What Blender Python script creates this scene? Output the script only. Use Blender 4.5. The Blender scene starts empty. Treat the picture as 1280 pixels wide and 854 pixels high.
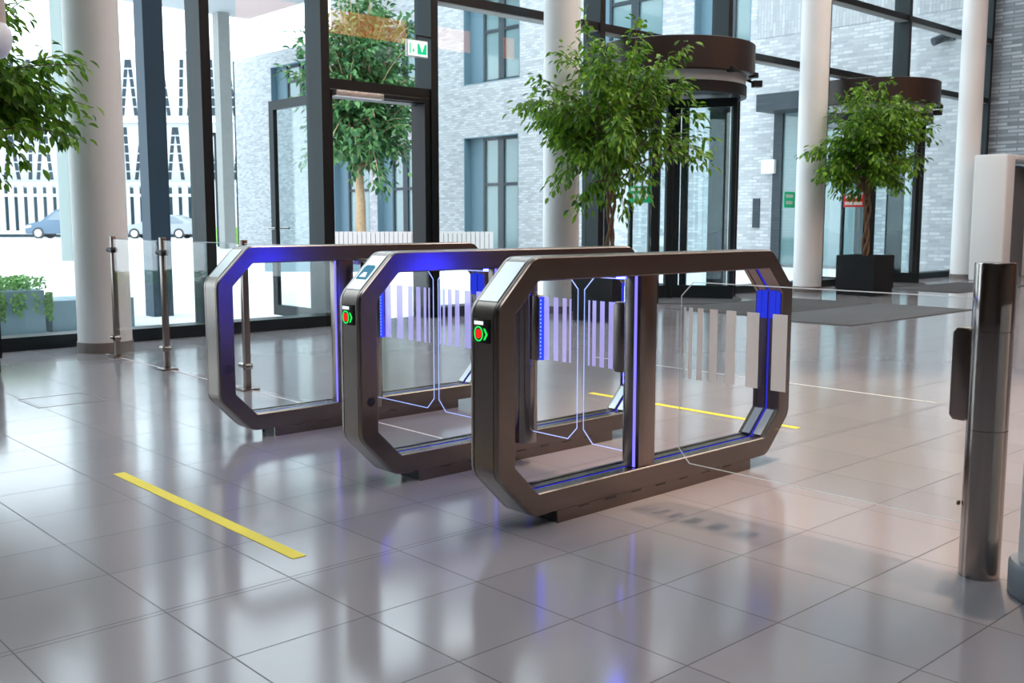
import bpy, bmesh, math, random
from mathutils import Vector, Matrix
C = bpy.context.scene.collection
PI = math.pi
R = math.radians

# ------------------------------------------------------------------ materials
def nt(name):
    m = bpy.data.materials.new(name); m.use_nodes = True
    t = m.node_tree; t.nodes.clear()
    o = t.nodes.new('ShaderNodeOutputMaterial')
    return m, t, o
def N(t, kind, **kw):
    n = t.nodes.new('ShaderNode' + kind)
    for k, v in kw.items():
        if k in n.inputs: n.inputs[k].default_value = v
        else: setattr(n, k, v)
    return n
def mth(t, op, a, b=None, clamp=False):
    n = t.nodes.new('ShaderNodeMath'); n.operation = op; n.use_clamp = clamp
    for i, v in enumerate((a, b)):
        if v is None: continue
        if isinstance(v, (int, float)): n.inputs[i].default_value = v
        else: t.links.new(v, n.inputs[i])
    return n.outputs[0]
def mixc(t, f, a, b):
    n = t.nodes.new('ShaderNodeMix'); n.data_type = 'RGBA'
    for s, v in ((n.inputs[0], f), (n.inputs[6], a), (n.inputs[7], b)):
        if isinstance(v, (int, float)): s.default_value = v
        elif isinstance(v, tuple): s.default_value = (*v[:3], 1)
        else: t.links.new(v, s)
    return n.outputs[2]
def pbr(name, col, rough=.5, metal=0., spec=.5, noise=0., nscale=8., bump=0., coat=0., emit=None, es=0.):
    m, t, o = nt(name)
    b = N(t, 'BsdfPrincipled')
    b.inputs['Roughness'].default_value = rough; b.inputs['Metallic'].default_value = metal
    b.inputs['Specular IOR Level'].default_value = spec; b.inputs['Coat Weight'].default_value = coat
    b.inputs['Base Color'].default_value = (*col, 1)
    if noise or bump:
        g = N(t, 'TexCoord'); n = N(t, 'TexNoise', Scale=nscale, Detail=4.)
        t.links.new(g.outputs['Object'], n.inputs['Vector'])
        if noise:
            lo = tuple(c * (1 - noise) for c in col); hi = tuple(min(1, c * (1 + noise)) for c in col)
            t.links.new(mixc(t, n.outputs['Fac'], lo, hi), b.inputs['Base Color'])
        if bump:
            bp = N(t, 'Bump', Strength=bump, Distance=.02); t.links.new(n.outputs['Fac'], bp.inputs['Height'])
            t.links.new(bp.outputs[0], b.inputs['Normal'])
    if emit:
        b.inputs['Emission Color'].default_value = (*emit, 1); b.inputs['Emission Strength'].default_value = es
    t.links.new(b.outputs[0], o.inputs[0])
    return m
def emitm(name, col, s):
    m, t, o = nt(name); e = N(t, 'Emission', Strength=s); e.inputs[0].default_value = (*col, 1)
    t.links.new(e.outputs[0], o.inputs[0]); return m
def glass(name, tint, ior=1.45, rough=0.0, gl=1.0):
    m, t, o = nt(name)
    tr = N(t, 'BsdfTransparent'); tr.inputs[0].default_value = (*tint, 1)
    g = N(t, 'BsdfGlossy', Roughness=rough); g.inputs[0].default_value = (gl, gl, gl, 1)
    lw = N(t, 'LayerWeight', Blend=.5); mx = N(t, 'MixShader')
    f0 = ((ior - 1) / (ior + 1)) ** 2
    fr = mth(t, 'ADD', mth(t, 'MULTIPLY', mth(t, 'POWER', lw.outputs['Facing'], 5.0), (1 - f0) * .8), f0)
    t.links.new(fr, mx.inputs[0]); t.links.new(tr.outputs[0], mx.inputs[1]); t.links.new(g.outputs[0], mx.inputs[2])
    t.links.new(mx.outputs[0], o.inputs[0]); return m
def frosted(name, col, op, glow=None, gs=0.):
    m, t, o = nt(name)
    tr = N(t, 'BsdfTransparent'); d = N(t, 'BsdfDiffuse'); d.inputs[0].default_value = (*col, 1)
    tl = N(t, 'BsdfTranslucent'); tl.inputs[0].default_value = (*col, 1)
    a = N(t, 'MixShader', Fac=.5); b = N(t, 'MixShader', Fac=op)
    t.links.new(d.outputs[0], a.inputs[1]); t.links.new(tl.outputs[0], a.inputs[2])
    out = a.outputs[0]
    if glow:
        em = N(t, 'Emission', Strength=gs); em.inputs[0].default_value = (*glow, 1); ad = N(t, 'AddShader')
        t.links.new(out, ad.inputs[0]); t.links.new(em.outputs[0], ad.inputs[1]); out = ad.outputs[0]
    t.links.new(tr.outputs[0], b.inputs[1]); t.links.new(out, b.inputs[2])
    t.links.new(b.outputs[0], o.inputs[0]); return m

def steel(name, col, rough, axis='z'):
    m, t, o = nt(name)
    b = N(t, 'BsdfPrincipled', Metallic=1.0, Roughness=rough)
    g = N(t, 'TexCoord'); mp = N(t, 'Mapping')
    mp.inputs['Scale'].default_value = {'z': (70, 70, 2), 'x': (2, 70, 70)}[axis]
    n = N(t, 'TexNoise', Scale=1., Detail=1.)
    t.links.new(g.outputs['Object'], mp.inputs[0]); t.links.new(mp.outputs[0], n.inputs['Vector'])
    lo = tuple(c * .9 for c in col); hi = tuple(c * 1.1 for c in col)
    t.links.new(mixc(t, n.outputs['Fac'], lo, hi), b.inputs['Base Color'])
    t.links.new(b.outputs[0], o.inputs[0]); return m

def floor_mat():
    m, t, o = nt('polished_stone_tiles')
    b = N(t, 'BsdfPrincipled'); g = N(t, 'NewGeometry'); s = N(t, 'SeparateXYZ')
    t.links.new(g.outputs['Position'], s.inputs[0])
    X, Y = s.outputs[0], s.outputs[1]
    u = mth(t, 'DIVIDE', mth(t, 'SUBTRACT', X, 1.1448), .40507)
    sh = mth(t, 'MULTIPLY', mth(t, 'LESS_THAN', Y, 2.7035), .0231)
    v = mth(t, 'DIVIDE', mth(t, 'SUBTRACT', mth(t, 'ADD', Y, sh), 2.715), .4020)
    def line(q):
        f = mth(t, 'FRACT', q); d = mth(t, 'MINIMUM', f, mth(t, 'SUBTRACT', 1.0, f))
        return mth(t, 'LESS_THAN', d, .0052)
    ln = mth(t, 'MAXIMUM', line(u), line(v))
    cm = N(t, 'CombineXYZ'); t.links.new(mth(t, 'FLOOR', u), cm.inputs[0]); t.links.new(mth(t, 'FLOOR', v), cm.inputs[1])
    wn = N(t, 'TexWhiteNoise'); wn.noise_dimensions = '2D'; t.links.new(cm.outputs[0], wn.inputs['Vector'])
    ns = N(t, 'TexNoise', Scale=260., Detail=2.); t.links.new(g.outputs['Position'], ns.inputs['Vector'])
    nb = N(t, 'TexNoise', Scale=3.0, Detail=4.); t.links.new(g.outputs['Position'], nb.inputs['Vector'])
    c1 = mixc(t, wn.outputs['Value'], FLOOR_LO, FLOOR_HI)
    c2 = mixc(t, mth(t, 'MULTIPLY', ns.outputs['Fac'], .22), c1, (.22, .205, .215))
    c3 = mixc(t, mth(t, 'MULTIPLY', nb.outputs['Fac'], .18), c2, (.27, .25, .26))
    t.links.new(mixc(t, ln, c3, (.055, .05, .055)), b.inputs['Base Color'])
    ro = mth(t, 'ADD', mth(t, 'MULTIPLY', nb.outputs['Fac'], .05), .10)
    t.links.new(mth(t, 'ADD', ro, mth(t, 'MULTIPLY', ln, .4)), b.inputs['Roughness'])
    b.inputs['Specular IOR Level'].default_value = .5
    bp = N(t, 'Bump', Strength=.5, Distance=.002); bp.invert = True
    t.links.new(ln, bp.inputs['Height']); t.links.new(bp.outputs[0], b.inputs['Normal'])
    t.links.new(b.outputs[0], o.inputs[0]); return m
FLOOR_LO, FLOOR_HI = (.300, .290, .325), (.332, .320, .352)

def brick_mat(name, c1, c2, mortar, bw, bh, ax='y', rot=False):
    m, t, o = nt(name)
    b = N(t, 'BsdfPrincipled', Roughness=.85); g = N(t, 'NewGeometry'); s = N(t, 'SeparateXYZ'); cm = N(t, 'CombineXYZ')
    t.links.new(g.outputs['Position'], s.inputs[0])
    h = s.outputs[1] if ax == 'y' else s.outputs[0]
    a, c = (s.outputs[2], h) if rot else (h, s.outputs[2])
    t.links.new(a, cm.inputs[0]); t.links.new(c, cm.inputs[1])
    k = N(t, 'TexBrick', Scale=1.0)
    k.inputs['Brick Width'].default_value = bw; k.inputs['Row Height'].default_value = bh
    k.inputs['Mortar Size'].default_value = .012; k.inputs['Color1'].default_value = (*c1, 1)
    k.inputs['Color2'].default_value = (*c2, 1); k.inputs['Mortar'].default_value = (*mortar, 1); k.inputs['Bias'].default_value = 0.
    t.links.new(cm.outputs[0], k.inputs['Vector'])
    ns = N(t, 'TexNoise', Scale=5., Detail=6.); t.links.new(g.outputs['Position'], ns.inputs['Vector'])
    col = mixc(t, mth(t, 'MULTIPLY', ns.outputs['Fac'], .5), k.outputs['Color'], tuple(x * .75 for x in c1))
    t.links.new(col, b.inputs['Base Color'])
    bp = N(t, 'Bump', Strength=.6, Distance=.02); bp.invert = True
    t.links.new(k.outputs['Fac'], bp.inputs['Height']); t.links.new(bp.outputs[0], b.inputs['Normal'])
    t.links.new(b.outputs[0], o.inputs[0]); return m

def leaf_mat(name, dark, light, trans=.3):
    m, t, o = nt(name)
    g = N(t, 'NewGeometry'); b = N(t, 'BsdfPrincipled', Roughness=.38); tl = N(t, 'BsdfTranslucent'); mx = N(t, 'MixShader', Fac=trans)
    c = mixc(t, g.outputs['Random Per Island'], dark, light)
    t.links.new(c, b.inputs['Base Color']); t.links.new(c, tl.inputs[0])
    t.links.new(b.outputs[0], mx.inputs[1]); t.links.new(tl.outputs[0], mx.inputs[2]); t.links.new(mx.outputs[0], o.inputs[0])
    return m

M = dict(
    floor=floor_mat(),
    steel=steel('brushed_steel', (.26, .22, .20), .28, 'z'),
    steel_rail=steel('brushed_steel_rail', (.235, .198, .178), .27, 'x'),
    steel_bright=steel('polished_steel', (.37, .335, .315), .17, 'z'),
    plate=pbr('satin_plate', (.62, .64, .67), .22, .55),
    dark=pbr('dark_slot', (.02, .02, .022), .5),
    black=pbr('black_frame', (.008, .009, .011), .45, 0., .25),
    frame=pbr('anthracite_frame', (.012, .019, .023), .42, 0., .28),
    frame_side=pbr('lit_frame_side', (.012, .021, .025), .5, 0., .22),  # mullion sides coloured bluer, as lit from outside
    glazing=glass('clear_glazing', (.95, .985, .98), 1.34),
    tube_glass=glass('curved_door_glass', (.91, .96, .965), 1.45),
    gate_glass=glass('gate_glass', (.965, .985, .985), 1.36),
    glass_edge=frosted('glass_edge', (.75, .85, .95), .5),
    frost=frosted('frosted_stripe', (.90, .90, .91), .80),
    frost_lit=frosted('edge_lit_frosted_stripe', (.80, .80, .86), .62, (.30, .28, 1.0), .34),  # glow stands in for blue LED light scattered in the stripes
    edge_lit=frosted('edge_lit_glass_edge', (.75, .85, .95), .75, (.25, .35, 1.0), .55),  # glow stands in for LED light caught along the glass edges
    led=emitm('blue_led', (.012, .022, 1.0), 2.6),
    led_soft=emitm('blue_led_line', (.05, .05, 1.0), .45),
    led_strong=emitm('strong_blue_led', (.015, .02, 1.0), 60.0),
    led_post=emitm('violet_led_line', (.16, .14, 1.0), 1.6),
    blue_glow=emitm('painted_blue_glow', (.03, .055, .95), .62),
    led_dot=emitm('blue_led_dots', (.05, .09, 1.0), 5.0),
    green=emitm('green_signal', (.02, .75, .10), 1.0),
    red=emitm('red_signal', (1.0, .02, .015), 1.0),
    white_sig=emitm('white_signal', (.9, 1., .95), 1.0),
    white=pbr('white_paint', (.72, .72, .72), .5),
    column=pbr('column_paint', (.78, .78, .78), .55),
    colbase=pbr('column_base_band', (.20, .17, .155), .45),
    yellow=pbr('yellow_tape', (.88, .72, .03), .55),
    mat_dark=pbr('entrance_mat_dark', (.075, .078, .085), .95, noise=.3, nscale=60),
    mat_sheen=pbr('entrance_mat_lightened', (.105, .112, .125), .95, noise=.3, nscale=60),  # paler than the dark mat: reflection at this angle put into the colour
    pale_joint=pbr('pale_joint', (.72, .72, .72), .5),
    canopy=pbr('brown_black_canopy', (.020, .011, .009), .4, 0., .35),
    canopy_under=pbr('canopy_underside', (.40, .43, .44), .5),
    planter=pbr('black_planter', (.006, .007, .008), .6, 0., .25, noise=.2),
    soil=pbr('soil', (.03, .02, .014), .95),
    bark=pbr('bark', (.15, .085, .045), .8, noise=.5, nscale=25, bump=.4),
    bark_pale=pbr('pale_bark', (.50, .36, .22), .8, noise=.25, nscale=12),
    leaf=leaf_mat('ficus_leaf', (.02, .10, .008), (.24, .46, .03), .35),
    leaf_out=leaf_mat('courtyard_leaf', (.012, .075, .03), (.15, .34, .12), .3),
    leaf_hedge=leaf_mat('hedge_leaf', (.05, .20, .04), (.28, .52, .16), .3),
    brick=brick_mat('pale_grey_brick', (.54, .565, .59), (.28, .30, .325), (.34, .35, .37), .25, .080),
    brick_up=brick_mat('soldier_brick', (.46, .48, .50), (.30, .32, .345), (.32, .33, .35), .36, .085, rot=True),
    brick_in=brick_mat('shaded_lobby_brick', (.42, .46, .50), (.10, .115, .13), (.12, .13, .14), .42, .075),  # same brick as the facade, with indoor shade put into its colour
    win_frame=pbr('window_frame_blue_grey', (.022, .034, .045), .45, 0., .3),
    reveal=pbr('window_reveal', (.105, .185, .235), .5, 0., .3),
    pane=pbr('window_pane', (.13, .22, .235), .05, 0., .9),
    pane_dark=pbr('dark_pane', (.05, .06, .07), .06, 0., .9),
    ground=pbr('courtyard_paving', (.78, .78, .80), .8, noise=.05, nscale=.6),
    lattice=pbr('white_facade', (.47, .495, .52), .7),
    slit=pbr('facade_slit', (.03, .045, .06), .5, 0., .2),
    fence_back=pbr('blue_grey_wall', (.07, .11, .14), .7, 0., .2),
    concrete=pbr('pale_concrete', (.30, .31, .30), .75, noise=.1, nscale=6),
    col_out=pbr('courtyard_column', (.24, .29, .285), .7),
    slate=pbr('slate_post', (.03, .055, .085), .55, 0., .3),
    out_planter=pbr('blue_grey_planter', (.17, .27, .33), .55),
    hedge_box=pbr('dark_planter_box', (.10, .18, .23), .5),
    plank=pbr('white_planks', (.38, .36, .355), .7),
    grass=pbr('grass_green', (.25, .5, .1), .9, noise=.3, nscale=6),
    van=pbr('van_paint', (.085, .135, .20), .3, .3),
    carp=pbr('silver_paint', (.27, .295, .32), .25, .3),
    car_glass=pbr('car_glass', (.16, .2, .24), .05),
    tyre=pbr('tyre', (.03, .03, .035), .8),
    hub=pbr('hub_cap', (.5, .52, .55), .3, .5),
    sign_green=pbr('sign_green', (.0, .36, .13), .5, emit=(.0, .5, .2), es=.12),
    sign_bright=pbr('sign_bright_green', (.02, .62, .30), .5),
    sign_red=pbr('sign_red', (.62, .02, .015), .5),
    sign_white=pbr('sign_white', (.85, .87, .86), .5),
    exit_face=emitm('exit_face', (.85, 1.0, .92), 1.0),
    exit_green=emitm('exit_green', (.02, .62, .28), .9),
    screen=emitm('reader_screen', (.08, .25, .38), .9),
    beige=pbr('beige_shade', (.55, .48, .44), .6),
    globe=pbr('white_globe', (.80, .84, .88), .35),
    wood=pbr('dark_wood_wall', (.105, .07, .052), .5, noise=.2, nscale=2),
    wall=pbr('warm_grey_wall', (.15, .125, .11), .7),
    ceil=pbr('white_ceiling', (.70, .69, .67), .8),
    closer=pbr('door_closer', (.50, .46, .43), .4, .4),
    lamp=emitm('lamp_face', (1.0, .87, .77), 30.0),
)

# ------------------------------------------------------------------ mesh helpers
class MB:
    def __init__(s): s.v = []; s.f = []; s.m = []
    def add(s, vs, fs, mi=0):
        o = len(s.v); s.v += [tuple(v) for v in vs]
        s.f += [tuple(i + o for i in f) for f in fs]; s.m += [mi] * len(fs); return s
    def box(s, x0, x1, y0, y1, z0, z1, mi=0):
        vs = [(x, y, z) for x in (x0, x1) for y in (y0, y1) for z in (z0, z1)]
        fs = [(0, 1, 3, 2), (4, 6, 7, 5), (0, 4, 5, 1), (2, 3, 7, 6), (0, 2, 6, 4), (1, 5, 7, 3)]
        return s.add(vs, fs, mi)
    def obox(s, c, ax, ay, az, mi=0):
        c, ax, ay, az = map(Vector, (c, ax, ay, az))
        vs = [c + ax * a + ay * b + az * d for a in (-1, 1) for b in (-1, 1) for d in (-1, 1)]
        fs = [(0, 1, 3, 2), (4, 6, 7, 5), (0, 4, 5, 1), (2, 3, 7, 6), (0, 2, 6, 4), (1, 5, 7, 3)]
        return s.add(vs, fs, mi)
    def lathe(s, cx, cy, prof, n=40, a0=0, a1=2 * PI, mi=0):
        full = abs(a1 - a0 - 2 * PI) < 1e-6
        k = n if full else n + 1
        vs = [(cx + r * math.cos(a0 + (a1 - a0) * i / n), cy + r * math.sin(a0 + (a1 - a0) * i / n), z) for i in range(k) for r, z in prof]
        q = len(prof); fs = []
        for i in range(n):
            j = (i + 1) % k
            for p in range(q - 1):
                fs.append((i * q + p, j * q + p, j * q + p + 1, i * q + p + 1))
        return s.add(vs, fs, mi)
    def sector(s, cx, cy, r0, r1, z0, z1, a0, a1, n=16, mi=0):
        s.lathe(cx, cy, [(r0, z0), (r1, z0), (r1, z1), (r0, z1), (r0, z0)], n, a0, a1, mi)
        if abs(a1 - a0 - 2 * PI) > 1e-6:
            for a in (a0, a1):
                c, d = math.cos(a), math.sin(a)
                s.add([(cx + c * r0, cy + d * r0, z0), (cx + c * r1, cy + d * r1, z0), (cx + c * r1, cy + d * r1, z1), (cx + c * r0, cy + d * r0, z1)], [(0, 1, 2, 3)], mi)
        return s
    def cyl(s, p, q, r, n=16, r2=None, mi=0, caps=True):
        p, q = Vector(p), Vector(q); d = (q - p).normalized()
        a = d.orthogonal().normalized(); b = d.cross(a); r2 = r if r2 is None else r2
        vs = []
        for i in range(n):
            t = 2 * PI * i / n; e = a * math.cos(t) + b * math.sin(t)
            vs += [p + e * r, q + e * r2]
        fs = [(2 * i, 2 * ((i + 1) % n), 2 * ((i + 1) % n) + 1, 2 * i + 1) for i in range(n)]
        if caps: fs += [tuple(2 * i for i in range(n))[::-1], tuple(2 * i + 1 for i in range(n))]
        return s.add(vs, fs, mi)
    def tube(s, pts, rs, n=7, mi=0):
        pts = [Vector(p) for p in pts]; vs = []; prev = None
        for i, p in enumerate(pts):
            d = (pts[min(i + 1, len(pts) - 1)] - pts[max(i - 1, 0)]).normalized()
            a = d.orthogonal().normalized() if prev is None else (prev - d * prev.dot(d)).normalized()
            prev = a; b = d.cross(a); r = rs[i] if isinstance(rs, (list, tuple)) else rs
            vs += [p + (a * math.cos(2 * PI * k / n) + b * math.sin(2 * PI * k / n)) * r for k in range(n)]
        fs = [(i * n + k, i * n + (k + 1) % n, (i + 1) * n + (k + 1) % n, (i + 1) * n + k) for i in range(len(pts) - 1) for k in range(n)]
        fs += [tuple(range(n))[::-1], tuple((len(pts) - 1) * n + k for k in range(n))]
        return s.add(vs, fs, mi)
    def prism(s, poly, f, d0, d1, mi=0):
        """poly: 2-D points, f(a, b, d) -> xyz, extruded from d0 to d1"""
        n = len(poly)
        vs = [f(a, b, d0) for a, b in poly] + [f(a, b, d1) for a, b in poly]
        fs = [tuple(range(n))[::-1], tuple(range(n, 2 * n))] + [(i, (i + 1) % n, n + (i + 1) % n, n + i) for i in range(n)]
        return s.add(vs, fs, mi)
    def build(s, name, mats, parent=None, smooth=None, bevel=0, segs=2):
        off = Vector((0, 0, 0))
        if parent is not None:
            p = parent
            while p is not None: off += p.location; p = p.parent
        me = bpy.data.meshes.new(name)
        me.from_pydata([tuple(Vector(v) - off) for v in s.v], [], s.f)
        if not isinstance(mats, (list, tuple)): mats = [mats]
        for m in mats: me.materials.append(m)
        if len(mats) > 1: me.polygons.foreach_set('material_index', s.m)
        bm = bmesh.new(); bm.from_mesh(me)
        bmesh.ops.recalc_face_normals(bm, faces=bm.faces)
        if bevel:
            bmesh.ops.bevel(bm, geom=[e for e in bm.edges if e.is_manifold and e.calc_face_angle(0) > .6], offset=bevel, segments=segs, profile=.5, affect='EDGES')
        bm.to_mesh(me); bm.free()
        if smooth or bevel:
            for p in me.polygons: p.use_smooth = True
            me.set_sharp_from_angle(angle=R(smooth or 40))
        o = bpy.data.objects.new(name, me); C.objects.link(o)
        if parent is not None: o.parent = parent
        return o
def tag(o, label=None, cat=None, group=None, kind=None):
    if label: o['label'] = label
    if cat: o['category'] = cat
    if group: o['group'] = group
    if kind: o['kind'] = kind
    return o
def thing(name, label, cat, loc, group=None):
    o = bpy.data.objects.new(name, None); C.objects.link(o); o.location = loc; o.empty_display_size = .1
    return tag(o, label, cat, group)
def struct(name, loc=(0, 0, 0)):
    o = bpy.data.objects.new(name, None); C.objects.link(o); o.location = loc; o['kind'] = 'structure'; return o
def copy_tree(o, parent=None):
    c = o.copy(); C.objects.link(c)
    if parent is not None: c.parent = parent
    for ch in list(o.children): copy_tree(ch, c)
    return c
def box(name, mats, x0, x1, y0, y1, z0, z1, parent=None, bevel=0):
    return MB().box(x0, x1, y0, y1, z0, z1).build(name, mats, parent, bevel=bevel)

# ------------------------------------------------------------------ room shell
GY = 9.15          # front of the glazing frame
tag(box('floor', M['floor'], -9, 22, -9, GY + .3, -.12, 0), kind='structure')
tag(box('ground', M['ground'], -60, 90, GY + .3, 140, -.15, -.02), kind='structure')
def ceiling():
    b = MB(); z0, z1 = 7.6, 7.9
    # slab with two long roof lights
    xs = [-9, -4.5, 1.0, 22]; ys = [-9, -3.0, .5, GY + .3]
    for i in range(3):
        for j in range(3):
            if i == 1 and j == 1: continue
            b.box(xs[i], xs[i + 1], ys[j], ys[j + 1], z0, z1)
    for k in range(1, 6): b.box(-4.5 + k * 5.5 / 6 - .06, -4.5 + k * 5.5 / 6 + .06, -3.0, .5, z0, z1)
    for k in range(1, 3): b.box(-4.5, 1.0, -3.0 + k * 3.5 / 3 - .06, -3.0 + k * 3.5 / 3 + .06, z0 + .02, z1 - .02)
    return tag(b.build('ceiling', M['ceil']), kind='structure')
ceiling()
tag(box('wall_back', M['wood'], -9, 22, -9.2, -9, 0, 7.6), kind='structure')
tag(box('wall_left', M['wall'], -9.2, -9, -9.2, GY + .3, 0, 7.6), kind='structure')
tag(box('wall_front', M['wood'], -9, -1.17, GY, GY + .3, 0, 7.6), kind='structure')
tag(box('wall_right', M['brick_in'], 22, 22.3, -9.2, GY + .3, 0, 7.6), kind='structure')

# glazing bays
XR = [-1.07, 1.75, 4.53, 5.84, 7.265, 10.03, 12.80, 15.55, 18.33, 21.9]
def mull(b, xr, z0=.0, z1=7.6):
    b.box(xr - .10, xr, GY, GY + .012, z0, z1, 0)
    b.box(xr - .10, xr, GY + .012, GY + .30, z0, z1, 1)
door_1 = struct('door_1', (5.84, GY + .2, 0))
for i in range(len(XR) - 1):
    x0, x1 = XR[i], XR[i + 1] - .10
    w = struct('window_%d' % (i + 1), ((x0 + x1) / 2, GY + .2, 0))
    b = MB(); mull(b, XR[i]); b.build('mullion', [M['black'], M['frame_side']], w)
    isdoor = i == 3
    if not isdoor:
        c = MB(); c.box(x0, x1, GY, GY + .26, 0, .115)
        rev = i in (5, 7)
        if rev:
            c = MB(); cx = (11.5, 17.1)[i == 7]
            c.box(x0, cx - 1.02, GY, GY + .26, 0, .115); c.box(cx + 1.02, x1, GY, GY + .26, 0, .115)
        c.build('sill', M['frame'], w)
    zs = [3.60] if i >= 4 else ([2.52] if isdoor else [])
    if i >= 4: zs.append(4.80)
    for z in zs:
        MB().box(x0, x1, GY + .02, GY + .22, z - .05, z + .05, 0).box(x0, x1, GY + .03, GY + .21, z - .06, z - .05, 1).build('transom', [M['black'], M['concrete']], w)
    zz = ([2.57] if isdoor else [.115]) + [z for z in zs if not isdoor] + [7.6]
    for k in range(len(zz) - 1):
        if i in (5, 7) and k == 0:
            cx = (11.5, 17.1)[i == 7]
            MB().box(x0, cx - 1.0, GY + .22, GY + .235, zz[0], zz[1]).box(cx + 1.0, x1, GY + .22, GY + .235, zz[0], zz[1]).build('pane', M['glazing'], w)
        else:
            box('pane', M['glazing'], x0, x1, GY + .22, GY + .235, zz[k], zz[k + 1], w)
b = MB(); mull(b, XR[-1]); tag(b.build('trim_1', [M['black'], M['frame_side']]), kind='structure')
# open glass door between two mullions
MB().box(5.84, 5.90, GY + .05, GY + .27, 0, 2.46).box(7.085, 7.165, GY + .02, GY + .27, 0, 2.46).box(5.90, 7.085, GY + .05, GY + .27, 2.40, 2.46).build('door_frame', M['black'], door_1)
MB().box(5.90, 6.50, GY - .03, GY + .05, 2.395, 2.455).build('door_closer', M['closer'], door_1, bevel=.006)
MB().box(6.50, 7.10, GY - .01, GY + .05, 2.41, 2.45).build('closer_arm_track', M['black'], door_1)
lf = MB().box(5.86, 5.91, 9.46, 9.54, .03, 2.44).box(5.86, 5.91, 10.36, 10.46, .03, 2.44).box(5.86, 5.91, 9.54, 10.36, .03, .15).box(5.86, 5.91, 9.54, 10.36, 2.34, 2.44).build('door_leaf', M['frame'], door_1)
box('leaf_glass', M['tube_glass'], 5.88, 5.892, 9.54, 10.36, .15, 2.34, lf)
hd = MB().cyl((5.80, 10.40, 1.02), (5.86, 10.40, 1.02), .012, 10).cyl((5.80, 10.40, 1.02), (5.80, 10.26, 1.02), .012, 10)
hd.cyl((5.91, 10.40, 1.02), (5.97, 10.40, 1.02), .012, 10).cyl((5.97, 10.40, 1.02), (5.97, 10.26, 1.02), .012, 10)
hd.build('door_handle', M['steel_bright'], door_1, smooth=40)
# pale joints in the floor
tag(box('trim_2', M['pale_joint'], 3.165, 3.177, 4.78, 8.45, 0, .0015), kind='structure')
tag(box('trim_3', M['pale_joint'], 6.04, 6.056, 2.75, 5.6, 0, .0015), kind='structure')
tag(box('trim_4', M['pale_joint'], 3.165, 3.177, 3.55, 4.58, 0, .0015), kind='structure')

# ------------------------------------------------------------------ columns
for x, lab in ((3.26, 'white round column at the far left, beside the first glass fence post'), (8.78, 'white round column standing just behind the potted fig with the twisted trunk'),
               (14.33, 'white round column between the two revolving doors, left of the far planter'), (19.92, 'white round column at the far right corner by the grey brick wall')):
    t = thing('column', lab, 'column', (x, 8.7, 0), 'white round columns along the glazing')
    MB().lathe(x, 8.7, [(0, .08), (.218, .08), (.218, 7.6), (0, 7.6)], 48).build('shaft', M['column'], t, smooth=40)
    MB().lathe(x, 8.7, [(0, 0), (.226, 0), (.226, .085), (.218, .088), (0, .088)], 48).build('base_band', M['colbase'], t, smooth=40)

# ------------------------------------------------------------------ speed gates
def ring_pts(x0, x1, z0, z1, c, r, n=6):
    P = [(x0, z0 + c), (x0, z1 - c), (x0 + c, z1), (x1 - c, z1), (x1, z1 - c), (x1, z0 + c), (x1 - c, z0), (x0 + c, z0)]
    out = []
    for i in range(8):
        p, a, b = Vector(P[i]), Vector(P[i - 1]), Vector(P[(i + 1) % 8])
        da, db = (a - p).normalized(), (b - p).normalized()
        ang = da.angle(db) / 2; L = min(r / math.tan(ang), (a - p).length * .48, (b - p).length * .48)
        s, e = p + da * L, p + db * L
        for k in range(n + 1):
            u = k / n; out.append((1 - u) ** 2 * s + 2 * u * (1 - u) * p + u * u * e)
    return out
GX0, GX1, GZ0, GZ1, GT, GW = 2.272, 4.085, .045, .977, .085, .145
def sweep(b, inner, outer, prof, mi=0):
    """closed ring: cross-section prof = [(s, y)] with s 0 at the inner loop, 1 at the outer"""
    n, q = len(inner), len(prof)
    vs = [(*(inner[i] + (outer[i] - inner[i]) * s), y) for i in range(n) for s, y in prof]
    vs = [(x, y, z) for x, z, y in vs]
    fs = [(i * q + k, ((i + 1) % n) * q + k, ((i + 1) % n) * q + (k + 1) % q, i * q + (k + 1) % q) for i in range(n) for k in range(q)]
    b.add(vs, fs, mi)
def glass_leaf(parent, x, ya, yb, lit, stripes, name='glass_leaf'):
    """leaf from y=ya to yb (ya is the free edge), chamfered at the free corners"""
    z0, z1, c = .155, .868, .055
    s = 1 if yb > ya else -1
    poly = [(ya, z0 + c), (ya, z1 - c), (ya + s * c, z1), (yb, z1), (yb, z0), (ya + s * c, z0)]
    g = MB().prism(poly, lambda a, b, d: (d, a, b), x - .005, x + .005).build(name, M['gate_glass'], parent)
    e = MB(); w = .0022
    for i in (0, 1, 2, 4, 5):
        (a, p), (q, r2) = poly[i], poly[(i + 1) % 6]
        e.cyl((x, a, p), (x, q, r2), w * .95, 6)
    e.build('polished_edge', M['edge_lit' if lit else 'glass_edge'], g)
    f = MB()
    for y0, y1 in stripes: f.box(x - .0065, x - .0055, min(y0, y1), max(y0, y1), .492, .770)
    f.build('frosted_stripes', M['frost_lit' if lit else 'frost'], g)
    return g
def clamp(parent, x, y0, y1, led):
    s = 1 if y1 > y0 else -1
    a, b = min(y0, y1), max(y0, y1)
    poly = [(a, .50), (a, .76), (a + .012, .775), (b - .012, .775), (b, .76), (b, .50), (b - .012, .485), (a + .012, .485)]
    k = MB().prism(poly, lambda p, q, d: (d, p, q), x - .022, x + .022).build('leaf_clamp', M['steel'], parent, bevel=.003)
    if led:
        d = MB().box(x - .024, x - .012, y0 - s * .020, y0 - s * .002, .49, .77, 0)
        for i in range(16): d.box(x - .0255, x - .024, y0 - s * .014, y0 - s * .008, .50 + i * .0167, .508 + i * .0167, 1)
        d.build('led_bar', [M['led'], M['led_dot']], k)
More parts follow.
